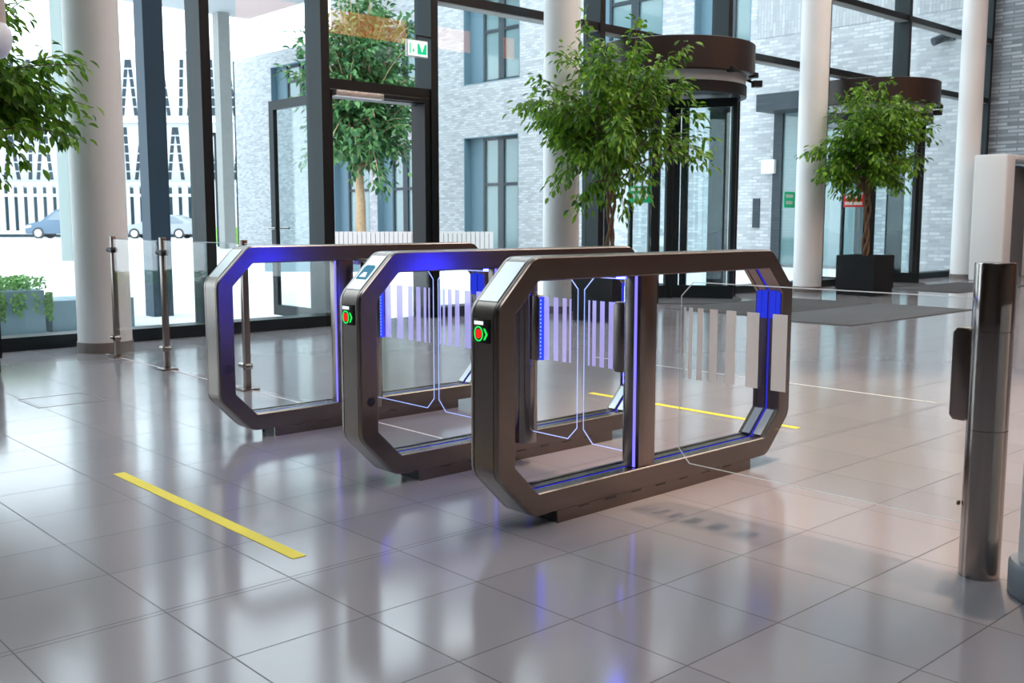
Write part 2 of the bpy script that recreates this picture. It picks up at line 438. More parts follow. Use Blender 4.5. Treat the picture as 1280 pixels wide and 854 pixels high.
def hinge(parent, x, y, z0, z1, name='hinge_tube'):
    prof = [(0, z0), (.056, z0)]
    for zz in (.455, .785):
        prof += [(.056, zz - .002), (.0535, zz - .001), (.0535, zz + .001), (.056, zz + .002)]
    prof += [(.056, z1 - .003), (.053, z1), (0, z1)]
    return MB().lathe(x, y, prof, 32).build(name, M['steel_bright'], parent, smooth=40)

def gate(y0, label, indicator, screen, speaker, post_x, near_tube, far_tube, near_leaf, far_leaf):
    t = thing('speed_gate', label, 'turnstile', ((GX0 + GX1) / 2, y0 + GW / 2, 0), 'three octagonal steel speed gates')
    outer = ring_pts(GX0, GX1, GZ0, GZ1, .172, .075)
    inner = ring_pts(GX0 + GT, GX1 - GT, GZ0 + GT, GZ1 - GT, .112, .014)
    y1 = y0 + GW
    prof = [(.0, y0 + .004), (.05, y0), (.93, y0), (.985, y0 + .004), (1, y0 + .011), (1, y0 + .0185), (.80, y0 + .0185), (.80, y0 + .0225), (1, y0 + .0225),
            (1, y1 - .0225), (.80, y1 - .0225), (.80, y1 - .0185), (1, y1 - .0185), (1, y1 - .011), (.985, y1 - .004), (.93, y1), (.05, y1), (0, y1 - .004),
            (0, y0 + GW * .86), (.04, y0 + GW * .86), (.04, y0 + GW * .56), (.10, y0 + GW * .56), (.10, y0 + GW * .44), (.04, y0 + GW * .44), (.04, y0 + GW * .14), (0, y0 + GW * .14)]
    b = MB(); sweep(b, inner, outer, prof); fm = b.build('frame', M['steel_rail'], t, smooth=28)
    se = MB()
    for ya in (y0 + .0186, y1 - .0224): sweep(se, inner, outer, [(.97, ya), (.97, ya + .0038), (.85, ya + .0038), (.85, ya)])
    se.build('seam', M['dark'], fm)
    l = MB(); sweep(l, inner, outer, [(.055, y0 + GW * .47), (.055, y0 + GW * .53), (.09, y0 + GW * .53), (.09, y0 + GW * .47)]); l.build('led_strip', M['led_soft'], t)
    p = MB().box(2.568, 3.788, y0 + .003, y0 + .012, 0, GZ0 + .004).box(2.568, 3.788, y1 - .012, y1 - .003, 0, GZ0 + .004).box(2.575, 3.781, y0 + .012, y1 - .012, 0, GZ0 + .004, 1)  # dark core paints in the shade of the recessed ends
    for k in range(7): p.box(2.68 + k * .15, 2.74 + k * .15, y0 + .0022, y0 + .01, .040, .044, 1)
    p.build('plinth', [M['steel_rail'], M['dark']], t)
    MB().box(post_x - .05, post_x + .05, y0 + .012, y1 - .055, GZ0 + GT - .01, GZ1 - GT + .005).build('centre_post', M['steel'], t, bevel=.004)
    pp = MB()
    for xx in (post_x - .0525, post_x + .0495): pp.box(xx, xx + .003, y0 + .030, y0 + .042, GZ0 + GT, GZ1 - GT)
    pp.box(post_x - .02, post_x + .02, y1 - .0555, y1 - .0535, .40, GZ1 - GT)
    pp.build('led_post_line', M['led_post'], t)
    ip = MB(); q0, q1 = Vector((GX1 - GT - .108, GZ0 + GT + .006)), Vector((GX1 - GT - .006, GZ0 + GT + .108)); qn = Vector((-.7071, .7071)) * .0025
    for ya, yb in ((.022, .062), (.083, .123)):
        ip.add([(q.x, y0 + yy, q.y) for q in (q0 - qn, q0 + qn, q1 - qn, q1 + qn) for yy in (ya, yb)], [(0, 1, 3, 2), (4, 5, 7, 6), (0, 1, 5, 4), (2, 3, 7, 6), (0, 2, 6, 4), (1, 3, 7, 5)])
    ip.build('chamfer_gleam', M['plate'], t)  # brighter strips stand in for the glazing reflected in the steel chamfer
    pn = MB(); xi = GX1 - GT
    for ya, yb in ((.010, .032), (.038, .064), (.081, .107), (.113, .135)): pn.box(xi - .003, xi + .004, y0 + ya, y0 + yb, .66, .795)
    pn.build('blue_glow', M['blue_glow'], t)  # emissive strips stand in for blue LED light falling on the arm
    # light plate on the sloping front corner
    a, c = Vector((GX0 + .022, GZ1 - .150)), Vector((GX0 + .150, GZ1 - .022)); d = (c - a).normalized(); nrm = Vector((-d.y, d.x))
    def slope(u, yy, h): q = a + (c - a) * u + nrm * h; return (q.x, yy, q.y)
    pl = MB()
    for (u0, u1, ya, yb, h0, h1) in ((.0, 1.02, y0 + .024, y1 - .024, -.004, .0025),):
        vs = [slope(u, yy, h) for u in (u0, u1) for yy in (ya, yb) for h in (h0, h1)]
        pl.add(vs, [(0, 1, 3, 2), (4, 6, 7, 5), (0, 4, 5, 1), (2, 3, 7, 6), (0, 2, 6, 4), (1, 5, 7, 3)])
    pl = pl.build('reader_panel', M['plate'], t)
    if screen:
        s = MB(); m = y0 + GW * .52
        pts = [(.30, -.036), (.30, .036), (.66, .036), (.72, .026), (.72, -.026), (.66, -.036)]
        s.prism([(u, v) for u, v in pts], lambda u, v, h: slope(u, m + v, h), .002, .0042, 0)
        s.prism([(.36, -.022), (.36, .022), (.50, .012), (.50, -.012)], lambda u, v, h: slope(u, m + v, h), .0042, .0048, 1)
        s.build('reader_screen', [M['screen'], M['white_sig']], pl)
    if indicator:
        x = GX0; yc = y0 + GW * .55; zc = .725; h = .042
        hs = MB().box(x - .004, x + .01, yc - h, yc + h, zc - h, zc + h).build('signal_housing', M['black'], t, bevel=.003)
        def disc(cy, cz, ry, rz, x0, x1, n=24): return MB().prism([(cy + ry * math.cos(2 * PI * k / n), cz + rz * math.sin(2 * PI * k / n)) for k in range(n)], lambda a_, b_, d_: (d_, a_, b_), x0, x1)
        MB().box(x - .0052, x - .004, yc - .010, yc + h - .006, zc + .022, zc + .034).build('white_lamp', M['white_sig'], hs)
        g = MB()
        for k in range(20):
            a0, a1 = 2 * PI * k / 20, 2 * PI * (k + 1) / 20
            q = [(yc + .014 + rr * math.cos(aa), zc - .010 + rr * 1.15 * math.sin(aa)) for rr, aa in ((.019, a0), (.0235, a0), (.0235, a1), (.019, a1))]
            g.prism(q, lambda a_, b_, d_: (d_, a_, b_), x - .0055, x - .004)
        ar = [(yc - .012, zc + .010), (yc - .020, zc + .010), (yc - .034, zc - .010), (yc - .020, zc - .030), (yc - .012, zc - .030), (yc - .024, zc - .010)]
        g.prism(ar, lambda a_, b_, d_: (d_, a_, b_), x - .0055, x - .004)
        g.build('green_lamp', M['green'], hs)
        disc(yc + .014, zc - .010, .0145, .0165, x - .0062, x - .004).build('red_lamp', M['red'], hs)
    if speaker:
        MB().cyl((GX0 + .048, y0 - .0015, .372), (GX0 + .048, y0 + .002, .372), .019, 24).build('sensor_cap', M['dark'], t, smooth=40)
    for ty, fy, leaf in ((near_tube, -1, near_leaf), (far_tube, 1, far_leaf)):
        if ty is None: continue
        hinge(t, 3.13, ty, .10, .885)
        led = fy < 0
        if not led:
            MB().box(3.112, 3.150, ty + .054, ty + .060, .44, .84).box(3.06, 3.22, ty + .052, ty + .058, .872, .896).build('led_tube_line', M['led_strong'], t)
        c0 = ty + fy * .055; c1 = ty + fy * .115
        clamp(t, 3.13, c1, c0 - fy * .012, led)
        free, L = leaf, abs(leaf - c1)
        fr = [(.155, .21), (.29, .40), (.525, .66), (.79, .98)] if L < .3 else [(.05, .075), (.12, .165), (.23, .31), (.38, .47), (.58, .70), (.82, .94)]
        st = [(free - fy * a * L, free - fy * b_ * L) for a, b_ in fr]
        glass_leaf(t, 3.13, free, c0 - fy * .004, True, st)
        # short bracket between tube and top rail
        MB().box(3.09, 3.17, min(ty, y0 + GW / 2) - .03, max(ty, y0 + GW / 2) + .03, .868, .90).build('tube_bracket', M['plate'], t, bevel=.003)
    return t
gate(2.550, 'nearest octagonal steel gate with lit signal square, beside the free-standing steel bollard', True, False, False, 3.08, None, 2.660, None, 2.958)
gate(3.375, 'middle octagonal steel gate with blue reader screen on its sloping front corner', True, True, True, 3.08, 3.325, 3.475, 2.996, 3.956)
gate(4.600, 'rearmost octagonal steel gate nearest the glass fence, no signal square on its end', False, False, True, 3.02, 4.540, None, 3.995, None)

def lamp(name, kind, loc, energy, col, **kw):
    d = bpy.data.lights.new(name, kind); d.energy = energy; d.color = col
    for k, v in kw.items(): setattr(d, k, v)
    o = bpy.data.objects.new(name, d); o.location = loc; C.objects.link(o); return o
# ------------------------------------------------------------------ bollard with its glass leaf
t = thing('bollard', 'brushed steel bollard with clamp plate and long glass leaf, at the right', 'bollard', (3.155, 1.275, 0))
prof = [(0, 0), (.060, 0)]
for zz in (.468, .772): prof += [(.060, zz - .002), (.0575, zz - .001), (.0575, zz + .001), (.060, zz + .002)]
prof += [(.060, .974), (.058, .978), (0, .978)]
MB().lathe(3.155, 1.275, prof, 40).build('shaft', M['steel_bright'], t, smooth=40)
clamp(t, 3.155, 1.386, 1.325, False)
MB().cyl((3.13, 1.336, .225), (3.13, 1.342, .225), .008, 12).build('set_screw', M['steel'], t, smooth=40)
st = []; pos = .018
for i in range(7):
    wd = .010 + .0085 * i; st.append((2.462 - pos, 2.462 - pos - wd)); pos += wd + .014 + .0085 * i
glass_leaf(t, 3.155, 2.462, 1.33, False, st)

# pale pedestal cut by the frame edge
t = thing('pedestal', 'pale round pedestal with grey base ring, cut off by the right edge', 'pedestal', (3.14, 1.023, 0))
MB().lathe(3.14, 1.023, [(0, .10), (.125, .10), (.125, .86), (0, .86)], 40).build('shaft', M['white'], t, smooth=40)
MB().lathe(3.14, 1.023, [(0, 0), (.142, 0), (.150, .01), (.150, .095), (.144, .105), (.125, .105), (0, .105)], 40).build('base_ring', pbr('ring_grey', (.22, .26, .31), .35), t, smooth=40)

# ------------------------------------------------------------------ glass fence
def fence_post(y, label):
    t = thing('fence_post', label, 'fence post', (3.172, y, 0), 'square posts of the glass fence')
    MB().box(3.152, 3.192, y - .02, y + .02, .01, .98).build('post', M['steel'], t, bevel=.002)
    MB().box(3.112, 3.232, y - .06, y + .06, 0, .012).build('base_plate', M['steel'], t, bevel=.003)
    for z in (.16, .87):
        MB().cyl((3.155, y - .055, z), (3.155, y + .055, z), .018, 16).cyl((3.13, y - .045, z), (3.18, y - .045, z), .022, 16).build('glass_clamp', M['steel_bright'] if z < .5 else M['dark'], t, smooth=40)
for y, l in ((8.216, 'square steel fence post right in front of the far left column'), (7.267, 'square steel fence post standing free between column and rear gate'),
             (6.032, 'square steel fence post seen through the rear gate opening')): fence_post(y, l)
for y0, y1, l in ((8.15, 7.33, 'clear glass fence panel between column and free post'), (7.20, 6.09, 'clear glass fence panel between the free post and the one behind the rear gate'), (5.97, 4.78, 'clear glass fence panel ending at the rear gate')):
    o = thing('glass_panel', l, 'glass panel', (3.155, (y0 + y1) / 2, 0), 'panels of the glass fence')
    box('sheet', M['gate_glass'], 3.150, 3.160, y1, y0, .03, .955, o)
    MB().box(3.1485, 3.1615, y1, y0, .955, .960).build('polished_edge', M['glass_edge'], o)

# ------------------------------------------------------------------ floor tape and mats
tag(box('floor_tape', M['yellow'], 1.645, 1.695, 2.855, 4.375, 0, .002), 'yellow tape line on the floor in front of the gates', 'tape', 'yellow floor tape lines')
tag(box('floor_tape', M['yellow'], 4.72, 4.765, 2.90, 4.42, 0, .002), 'yellow tape line on the floor behind the gates', 'tape', 'yellow floor tape lines')
def fmat(m, x0, x1, y0, y1, lab): tag(MB().box(x0, x1, y0, y1, 0, .010).build('entrance_mat', m, None, bevel=.004), lab, 'mat', 'entrance mats')
fmat(M['mat_sheen'], 9.85, 12.85, 5.45, 6.72, 'grey mat, its tone lightened for reflection, farthest from the doors, pointing at the bollard')
fmat(M['mat_dark'], 10.1, 12.85, 6.74, 8.15, 'darker grey mat directly before the left revolving door')
fmat(M['mat_dark'], 15.75, 18.5, 6.9, 8.15, 'dark mat right of the far planter, before the right revolving door')
b = MB()
for (x0, x1, y0, y1) in ((1.93, 2.33, 6.63, 6.638), (1.93, 2.33, 6.25, 6.258), (1.93, 1.938, 6.25, 6.638), (2.322, 2.33, 6.25, 6.638)): b.box(x0, x1, y0, y1, 0, .0012)
tag(b.build('trim_5', pbr('floor_hatch_joint', (.22, .21, .21), .5)), kind='structure')

# ------------------------------------------------------------------ revolving doors
def glyph_row(b, f, u0, u1, v0, v1, seed, mi):
    rnd = random.Random(seed); u = u0
    while u < u1:
        w = rnd.uniform(.10, .16) * (v1 - v0) * 4; e = min(u + w, u1)
        b.prism([(u, v0), (e, v0), (e, v1), (u, v1)], f, .003, .005, mi); u = e + .05 * (v1 - v0) * 4
def revolving(cx, label, sign, sname, slabel):
    cy = 9.2; t = thing('revolving_door', label, 'revolving door', (cx, cy, 0), 'glass revolving doors')
    MB().lathe(cx, cy, [(0, 3.50), (1.10, 3.50), (1.115, 3.49), (1.115, 3.09), (1.10, 3.08), (1.02, 3.08)], 64).build('canopy', M['canopy'], t, smooth=40)
    MB().lathe(cx, cy, [(1.02, 3.082), (1.0, 3.10), (.99, 2.95)], 64).build('canopy_soffit', M['canopy_under'], t, smooth=40)
    MB().sector(cx, cy, .93, 1.01, 2.80, 2.95, 0, 2 * PI, 64).build('ring_beam', M['black'], t, smooth=40)
    MB().lathe(cx, cy, [(.93, 2.84), (0, 2.84)], 48).build('inner_ceiling', M['frame'], t)
    for a in (207, 333, 27, 153):
        a = R(a); MB().obox((cx + .98 * math.cos(a), cy + .98 * math.sin(a), 1.41), (.045 * math.cos(a), .045 * math.sin(a), 0), (-.05 * math.sin(a), .05 * math.cos(a), 0), (0, 0, 1.40)).build('post', M['black'], t)
    for a0, a1 in ((153, 207), (-27, 27)):
        MB().sector(cx, cy, .972, .984, .14, 2.80, R(a0), R(a1), 20).build('curved_glass', M['tube_glass'], t, smooth=40)
        MB().sector(cx, cy, .95, 1.0, 0, .14, R(a0), R(a1), 20).build('curved_kerb', M['black'], t, smooth=40)
    MB().cyl((cx, cy, 0.012), (cx, cy, 2.84), .05, 20).build('shaft', M['frame'], t, smooth=40)
    for k in range(3):
        a = R(60 + 120 * k); c, s = math.cos(a), math.sin(a); u = Vector((c, s, 0)); v = Vector((-s, c, 0)) * .02
        o = Vector((cx, cy, 0)); w = MB()
        for r0, r1, z0, z1 in ((.05, .12, .02, 2.8), (.84, .90, .02, 2.8), (.12, .84, .02, .20), (.12, .84, 2.68, 2.8)):
            w.obox(o + u * (r0 + r1) / 2 + Vector((0, 0, (z0 + z1) / 2)), u * (r1 - r0) / 2, v, (0, 0, (z1 - z0) / 2))
        w = w.build('wing', M['frame'], t)
        MB().obox(o + u * .48 + Vector((0, 0, 1.44)), u * .36, v * .25, (0, 0, 1.24)).build('wing_glass', M['tube_glass'], w)
    MB().sector(cx, cy, .0, 1.02, 0, .011, 0, 2 * PI, 48).build('floor_disc', M['mat_dark'], t)
    for a in (262, 300):
        a = R(a); p = Vector((cx + 1.10 * math.cos(a), cy + 1.10 * math.sin(a), 3.09)); MB().obox(p, (.05, 0, 0), (0, .05, 0), (0, 0, .035)).build('motion_sensor', M['black'], t, bevel=.01)
    a = R(322); p = Vector((cx + 1.2 * math.cos(a), cy + 1.2 * math.sin(a), 3.03))
    MB().obox(p, (.05, -.04, 0), (.03, .04, 0), (0, 0, .045)).cyl(p, p - Vector((.14 * math.cos(a), .14 * math.sin(a), -.05)), .02, 8).build('sensor_arm', M['black'], t)
    # sign on the left curved glass
    rs = .99
    def cur(u, v, h): a = R(184 + 20 * u); return (cx + (rs + h) * math.cos(a), cy + (rs + h) * math.sin(a), v)
    s = MB()
    for k in range(6):
        u0, u1 = k / 6, (k + 1) / 6
        s.prism([(u0, 1.35), (u1, 1.35), (u1, 1.57), (u0, 1.57)], cur, 0, .003, 0)
    if sname == 'green':
        for u in (.14, .40, .66): s.prism([(u, 1.47), (u + .2, 1.47), (u + .1, 1.39)], cur, .003, .005, 1)
        glyph_row(s, cur, .10, .86, 1.51, 1.545, 3, 1)
    else:
        glyph_row(s, cur, .10, .90, 1.50, 1.555, 5, 1); glyph_row(s, cur, .08, .92, 1.385, 1.44, 6, 1)
    s.build('sign_plate', [sign, M['sign_white']], t)
revolving(11.5, 'glass revolving door with dark brown drum canopy behind the nearer potted fig', M['sign_green'], 'green', '')
revolving(17.1, 'glass revolving door with dark brown drum canopy behind the far black planter', M['sign_red'], 'red', '')

# green door sign on the pane left of the far column
s = MB(); px, pz, hw = 14.80, 1.46, .16
fpl = lambda u, v, h: (px + u, GY + .215 - h, pz + v)
s.prism([(-hw, -.13), (hw, -.13), (hw, .13), (-hw, .13)], fpl, 0, .003, 0)
glyph_row(s, fpl, -.11, .10, .035, .085, 8, 1); glyph_row(s, fpl, -.10, .09, -.075, -.02, 9, 1)
tag(s.build('door_sign', [M['sign_bright'], M['sign_white']]), 'small bright green sign with two white lines, on the glass beside the middle column', 'sign')
# exit sign
t = thing('exit_sign', 'small lit green and white exit sign high beside the open glass door', 'exit sign', (6.91, 9.08, 2.90))
MB().box(6.77, 7.05, 9.06, 9.10, 2.88, 3.06).build('housing', M['white'], t, bevel=.004)
f = MB(); fx = lambda u, v, h: (6.78 + u, 9.059 - h, 2.89 + v)
f.prism([(0, 0), (.26, 0), (.26, .16), (0, .16)], fx, 0, .002, 0)
f.prism([(.02, .02), (.035, .02), (.035, .13), (.02, .13)], fx, .002, .003, 1)
f.prism([(.125, .02), (.25, .02), (.25, .13), (.125, .13)], fx, .002, .003, 1)
f.prism([(.150, .13), (.225, .13), (.1875, .04)], fx, .003, .004, 0)
f.prism([(.06, .03), (.085, .05), (.075, .08), (.06, .06)], fx, .002, .003, 1)
f.build('face', [M['exit_face'], M['exit_green']], t)
MB().cyl((6.91, 9.08, 3.06), (6.91, 9.08, 3.12), .008, 8).box(6.91, 7.17, 9.075, 9.10, 3.10, 3.12).build('bracket', M['black'], t)

# ------------------------------------------------------------------ trees
def leaf(b, p, d, nrm, L, W, mi=0):
    d = d.normalized(); s = d.cross(nrm)
    if s.length < 1e-4: s = d.orthogonal()
    s.normalize(); n = s.cross(d).normalized()
    dp = -n * W * .22
    vs = [p, p + d * L * .3 + s * W * .42 - dp, p + d * L * .62 + s * W * .38 - dp, p + d * L - n * L * .06, p + d * L * .62 - s * W * .38 - dp, p + d * L * .3 - s * W * .42 - dp, p + d * L * .3, p + d * L * .62]
    b.add(vs, [(0, 1, 6), (1, 2, 7, 6), (2, 3, 7), (0, 6, 5), (6, 7, 4, 5), (7, 3, 4)], mi)
def crown(rnd, lv, br, base, c, rx, rz, nb, per, L, W, r0, droop=.5, zmin=None):
    """branches from base out to points on/in the crown ellipsoid, twigs with hanging leaves"""
    base, c = Vector(base), Vector(c)
    for i in range(nb):
        th = rnd.uniform(0, 2 * PI); ph = math.asin(rnd.uniform(-.93, .98)); rr = rnd.uniform(.50, 1.0) if rnd.random() < .8 else rnd.uniform(1.0, 1.22)
        e = c + Vector((math.cos(th) * math.cos(ph) * rx, math.sin(th) * math.cos(ph) * rx, math.sin(ph) * rz)) * rr
        s = base + Vector((0, 0, rnd.uniform(0, .55) * rz))
        m = (s + e) / 2 + Vector((0, 0, rz * (.18 + droop * .35))) + Vector((rnd.uniform(-1, 1), rnd.uniform(-1, 1), rnd.uniform(-.5, .5))) * rx * .14
        pts = [s * (1 - u) ** 2 + m * 2 * u * (1 - u) + e * u * u for u in [k / 7 for k in range(8)]]
        br.tube(pts, [r0 * (1 - k / 8) + .002 for k in range(8)], 5)
        for k in range(per):
            u = rnd.uniform(.40, 1.0); p = s * (1 - u) ** 2 + m * 2 * u * (1 - u) + e * u * u
            tg = (e - m) * u + (m - s) * (1 - u); tg.normalize()
            off = Vector((rnd.gauss(0, 1), rnd.gauss(0, 1), rnd.gauss(-.25, .7)))
            p = p + off.normalized() * rnd.uniform(0, .15) * rx
            d = tg * .5 + off.normalized() * .7 + Vector((0, 0, -droop * 1.1)) + Vector((rnd.uniform(-.3, .3), rnd.uniform(-.3, .3), 0))
            n = Vector((rnd.uniform(-.7, .7), rnd.uniform(-.7, .7), 1))
            leaf(lv, p, d, n, L * rnd.uniform(.7, 1.2), W * rnd.uniform(.8, 1.15)) if not any((p.x - cx) ** 2 + (p.y - 8.7) ** 2 < .085 for cx in (3.26, 8.78, 14.33)) else None
def twisted_trunk(b, x, y, z0, z1, r, amp):
    for k in range(3):
        pts = []
        for i in range(25):
            u = i / 24; a = 2 * PI * k / 3 + u * 2 * PI * 1.15; bul = .35 + .65 * abs(math.sin(u * PI * 2.0))
            pts.append((x + math.cos(a) * amp * bul, y + math.sin(a) * amp * bul, z0 + (z1 - z0) * u))
        b.tube(pts, [r * (1.15 - .35 * i / 24) for i in range(25)], 9)
def fig(x, y, seed, label, crown_c, rx, rz, nb=84, per=86, pz=.60, z1=1.42, tw=True, half=.295):
    rnd = random.Random(seed)
    t = thing('potted_fig', label, 'potted tree', (x, y, 0), 'weeping figs in black planters')
    h = half; b = MB()
    b.box(x - h, x + h, y - h, y + h, 0, .10); b.build('planter_foot', M['planter'], t)
    b = MB()
    vs = []
    for (q, z) in ((h + .012, .10), (h + .012, pz), (h - .02, pz), (h - .02, pz - .06)):
        vs += [(x - q, y - q, z), (x + q, y - q, z), (x + q, y + q, z), (x - q, y + q, z)]
    fs = [(3, 2, 1, 0)] + [(4 * i + k, 4 * i + (k + 1) % 4, 4 * i + 4 + (k + 1) % 4, 4 * i + 4 + k) for i in range(3) for k in range(4)]
    b.add(vs, fs); b.build('planter', M['planter'], t)
    box('soil', M['soil'], x - h + .02, x + h - .02, y - h + .02, y + h - .02, pz - .10, pz - .055, t)
    b = MB(); twisted_trunk(b, x, y, pz - .08, z1 + .15, .019, .044)
    b.build('trunk', M['bark'], t, smooth=50)
    lv, br = MB(), MB()
    crown(rnd, lv, br, (x, y, z1), crown_c, rx, rz, nb, per, .094, .046, .009, .6)
    br.build('branches', M['bark'], t, smooth=50); o = lv.build('foliage', M['leaf'], t, smooth=60)
    return t
fig(8.52, 7.66, 11, 'potted weeping fig with twisted trunk behind the nearest gates', (8.50, 7.66, 2.20), .98, 1.02)
fig(14.36, 7.74, 5, 'potted weeping fig in a black cube planter beside the middle column', (14.42, 7.72, 2.30), .90, .90)
fig(1.92, 8.26, 23, 'potted weeping fig mostly outside the left edge, leaves reaching over the column', (2.05, 8.16, 1.95), 1.02, .80)

def out_tree(x, y, z0, seed, label):
    rnd = random.Random(seed); t = thing('courtyard_tree', label, 'tree', (x, y, 0))
    MB().tube([(x, y, z0), (x + .02, y, 1.6), (x - .03, y + .02, 2.6), (x, y, 4.2)], [.16, .14, .12, .07], 10).build('trunk', M['bark_pale'], t, smooth=50)
    lv, br = MB(), MB()
    crown(rnd, lv, br, (x, y, 2.4), (x + .05, y, 5.2), 1.95, 3.3, 190, 44, .24, .14, .03, .25)
    br.build('branches', M['bark_pale'], t, smooth=50); lv.build('foliage', M['leaf_out'], t, smooth=60)
out_tree(17.05, 25.2, .3, 3, 'leafy courtyard tree with pale trunk outside the open glass door')

# ------------------------------------------------------------------ outside
FX = 22.0
bb = thing('brick_building', 'pale grey brick building with blue-grey windows across the courtyard', 'building', (FX, 26, 0))
wins = [  # y0, y1, z0, z1
    (23.65, 26.35, 5.55, 8.3), (23.70, 26.36, .05, 3.85), (18.0, 20.9, 5.6, 8.3), (15.18, 16.95, 5.55, 8.3),
    (28.95, 31.4, .05, 3.80), (31.9, 34.3, .05, 3.80), (35.6, 39.0, 5.8, 7.5), (28.95, 31.4, 5.55, 8.0)]
def facade():
    ys = sorted({9.46, 42.3} | {q for w in wins for q in w[:2]}); zs = sorted({-.1, 13.} | {q for w in wins for q in w[2:]})
    b = MB()
    for i in range(len(ys) - 1):
        for j in range(len(zs) - 1):
            yc, zc = (ys[i] + ys[i + 1]) / 2, (zs[j] + zs[j + 1]) / 2
            if any(w[0] < yc < w[1] and w[2] < zc < w[3] for w in wins): continue
            if yc > 34.6 and zs[j] >= 8.2: continue
            b.add([(FX, ys[i], zs[j]), (FX, ys[i + 1], zs[j]), (FX, ys[i + 1], min(zs[j + 1], 8.12) if yc > 34.6 else zs[j + 1]), (FX, ys[i], min(zs[j + 1], 8.12) if yc > 34.6 else zs[j + 1])], [(0, 1, 2, 3)])
    b.box(FX + .6, FX + 8, 9.46, 34.6, -.1, 13); b.box(FX + .6, FX + 8, 34.6, 42.3, -.1, 8.12)
    b.box(FX, FX + .6, 42.2, 42.3, -.1, 8.12)
    b.build('wall', M['brick'], bb)
facade()
for y0, y1, z0, z1 in wins:
    b = MB()   # reveal
    b.box(FX - .005, FX + .35, y1 - .03, y1, z0, z1).box(FX - .005, FX + .35, y0, y0 + .03, z0, z1).box(FX - .005, FX + .35, y0, y1, z0, z0 + .03).box(FX - .005, FX + .35, y0, y1, z1 - .03, z1)
    rv = b.build('window_reveal', M['reveal'], bb)
    fr = MB(); w = y1 - y0; xf = FX + .30
    shut = y1 - w * .26
    for ya, yb in ((y0, y0 + .12), (y0 + w * .36, y0 + w * .36 + .28), (shut - .10, shut)): fr.box(xf - .06, xf + .06, ya, yb, z0, z1)
    fr.box(xf - .06, xf + .06, y0, shut, z0, z0 + .12).box(xf - .06, xf + .06, y0, shut, z1 - .12, z1)
    fr.box(xf - .05, xf + .05, y0, shut, z0 + (z1 - z0) * .58, z0 + (z1 - z0) * .58 + .10)
    fr = fr.build('window_frame', M['win_frame'], bb)
    MB().box(xf, xf + .02, y0, shut, z0, z1).build('pane', M['pane'], fr)
    MB().box(xf - .05, xf + .05, shut, y1, z0, z1).build('side_panel', M['reveal'], bb)
MB().box(FX - .012, FX, 9.7, 15.0, 5.60, 7.6).build('soldier_course', M['brick_up'], bb)
MB().box(FX - .22, FX, 14.25, 14.62, 2.28, 2.62).build('wall_lamp', M['sign_white'], bb, bevel=.02)
MB().box(FX - .03, FX, 14.76, 14.96, .95, 1.68).build('intercom_panel', M['win_frame'], bb)
MB().cyl((FX - .30, 10.35, 4.92), (FX - .05, 10.15, 5.05), .09, 12).box(FX - .08, FX, 10.0, 10.2, 4.95, 5.15).build('security_camera', M['win_frame'], bb)
en = MB().box(FX - .9, FX - .005, 11.9, 14.35, 3.72, 4.12).box(FX - .12, FX - .005, 14.1, 14.35, .0, 3.72).box(FX - .12, FX - .005, 11.9, 12.1, .0, 3.72).box(FX - .10, FX - .01, 13.1, 13.2, .0, 3.72).build('side_entrance', M['win_frame'], bb)
MB().box(FX - .06, FX - .03, 12.1, 14.1, .05, 3.72).build('entrance_pane', M['pane'], en)

# white lattice building
D0, D1 = Vector((16.0, 83.0, 0)), Vector((36.5, 64.2, 0))
du = (D1 - D0).normalized(); dn = Vector((-du.y, du.x, 0)); LW = (D1 - D0).length
if dn.y < 0: dn = -dn
lb = thing('white_building', 'white building with slanted dark slit windows far across the yard', 'building', (26, 74, 0))
mid = (D0 + D1) / 2
MB().obox(mid + dn * 4 + Vector((0, 0, 6.4)), du * LW / 2, dn * 4, (0, 0, 6.4)).build('wall', M['lattice'], lb)
f = lambda u, v, h: tuple(D0 + du * u - dn * h + Vector((0, 0, v)))
for z0, z1, st in ((8.4, 12.3, 0), (4.0, 7.7, 2)):
    u = .4; k = st
    while u < LW - 1.2:
        ln = (-.12, .55, -.5, .2, .45, -.35)[k % 6]; b = MB()
        for j in range(6):
            a, c = j / 6, (j + .84) / 6; za, zc = z0 + (z1 - z0) * a, z0 + (z1 - z0) * c
            b.prism([(u + ln * a, za), (u + .25 + ln * a, za), (u + .25 + ln * c, zc), (u + ln * c, zc)], f, .0, .03)
        b.build('slit_window', M['slit'], lb); u += (.55, .95, .80)[k % 3]; k += 1
b = MB(); b.prism([(0, 7.9), (LW, 7.9), (LW, 8.08), (0, 8.08)], f, 0, .25); b.build('ledge', M['white'], lb)
fe = thing('slat_fence', 'tall white slat fence along the foot of the white building', 'fence', (25, 72, 0))
b = MB()
u = 0
while u < LW:
    b.prism([(u, .35), (u + .40, .35), (u + .40, 3.55), (u, 3.55)], f, 2.0, 2.08); u += .66
b.build('slats', M['lattice'], fe)
b = MB(); b.prism([(0, 3.5), (LW, 3.5), (LW, 3.72), (0, 3.72)], f, 1.95, 2.12); b.prism([(0, 2.75), (LW, 2.75), (LW, 2.95), (0, 2.95)], f, 1.97, 2.10); b.prism([(0, .2), (LW, .2), (LW, .45), (0, .45)], f, 1.97, 2.10)
b.build('rails', M['lattice'], fe)
b = MB(); b.prism([(0, 0), (LW, 0), (LW, 3.4), (0, 3.4)], f, 1.2, 1.3); b.build('backing', M['fence_back'], fe)

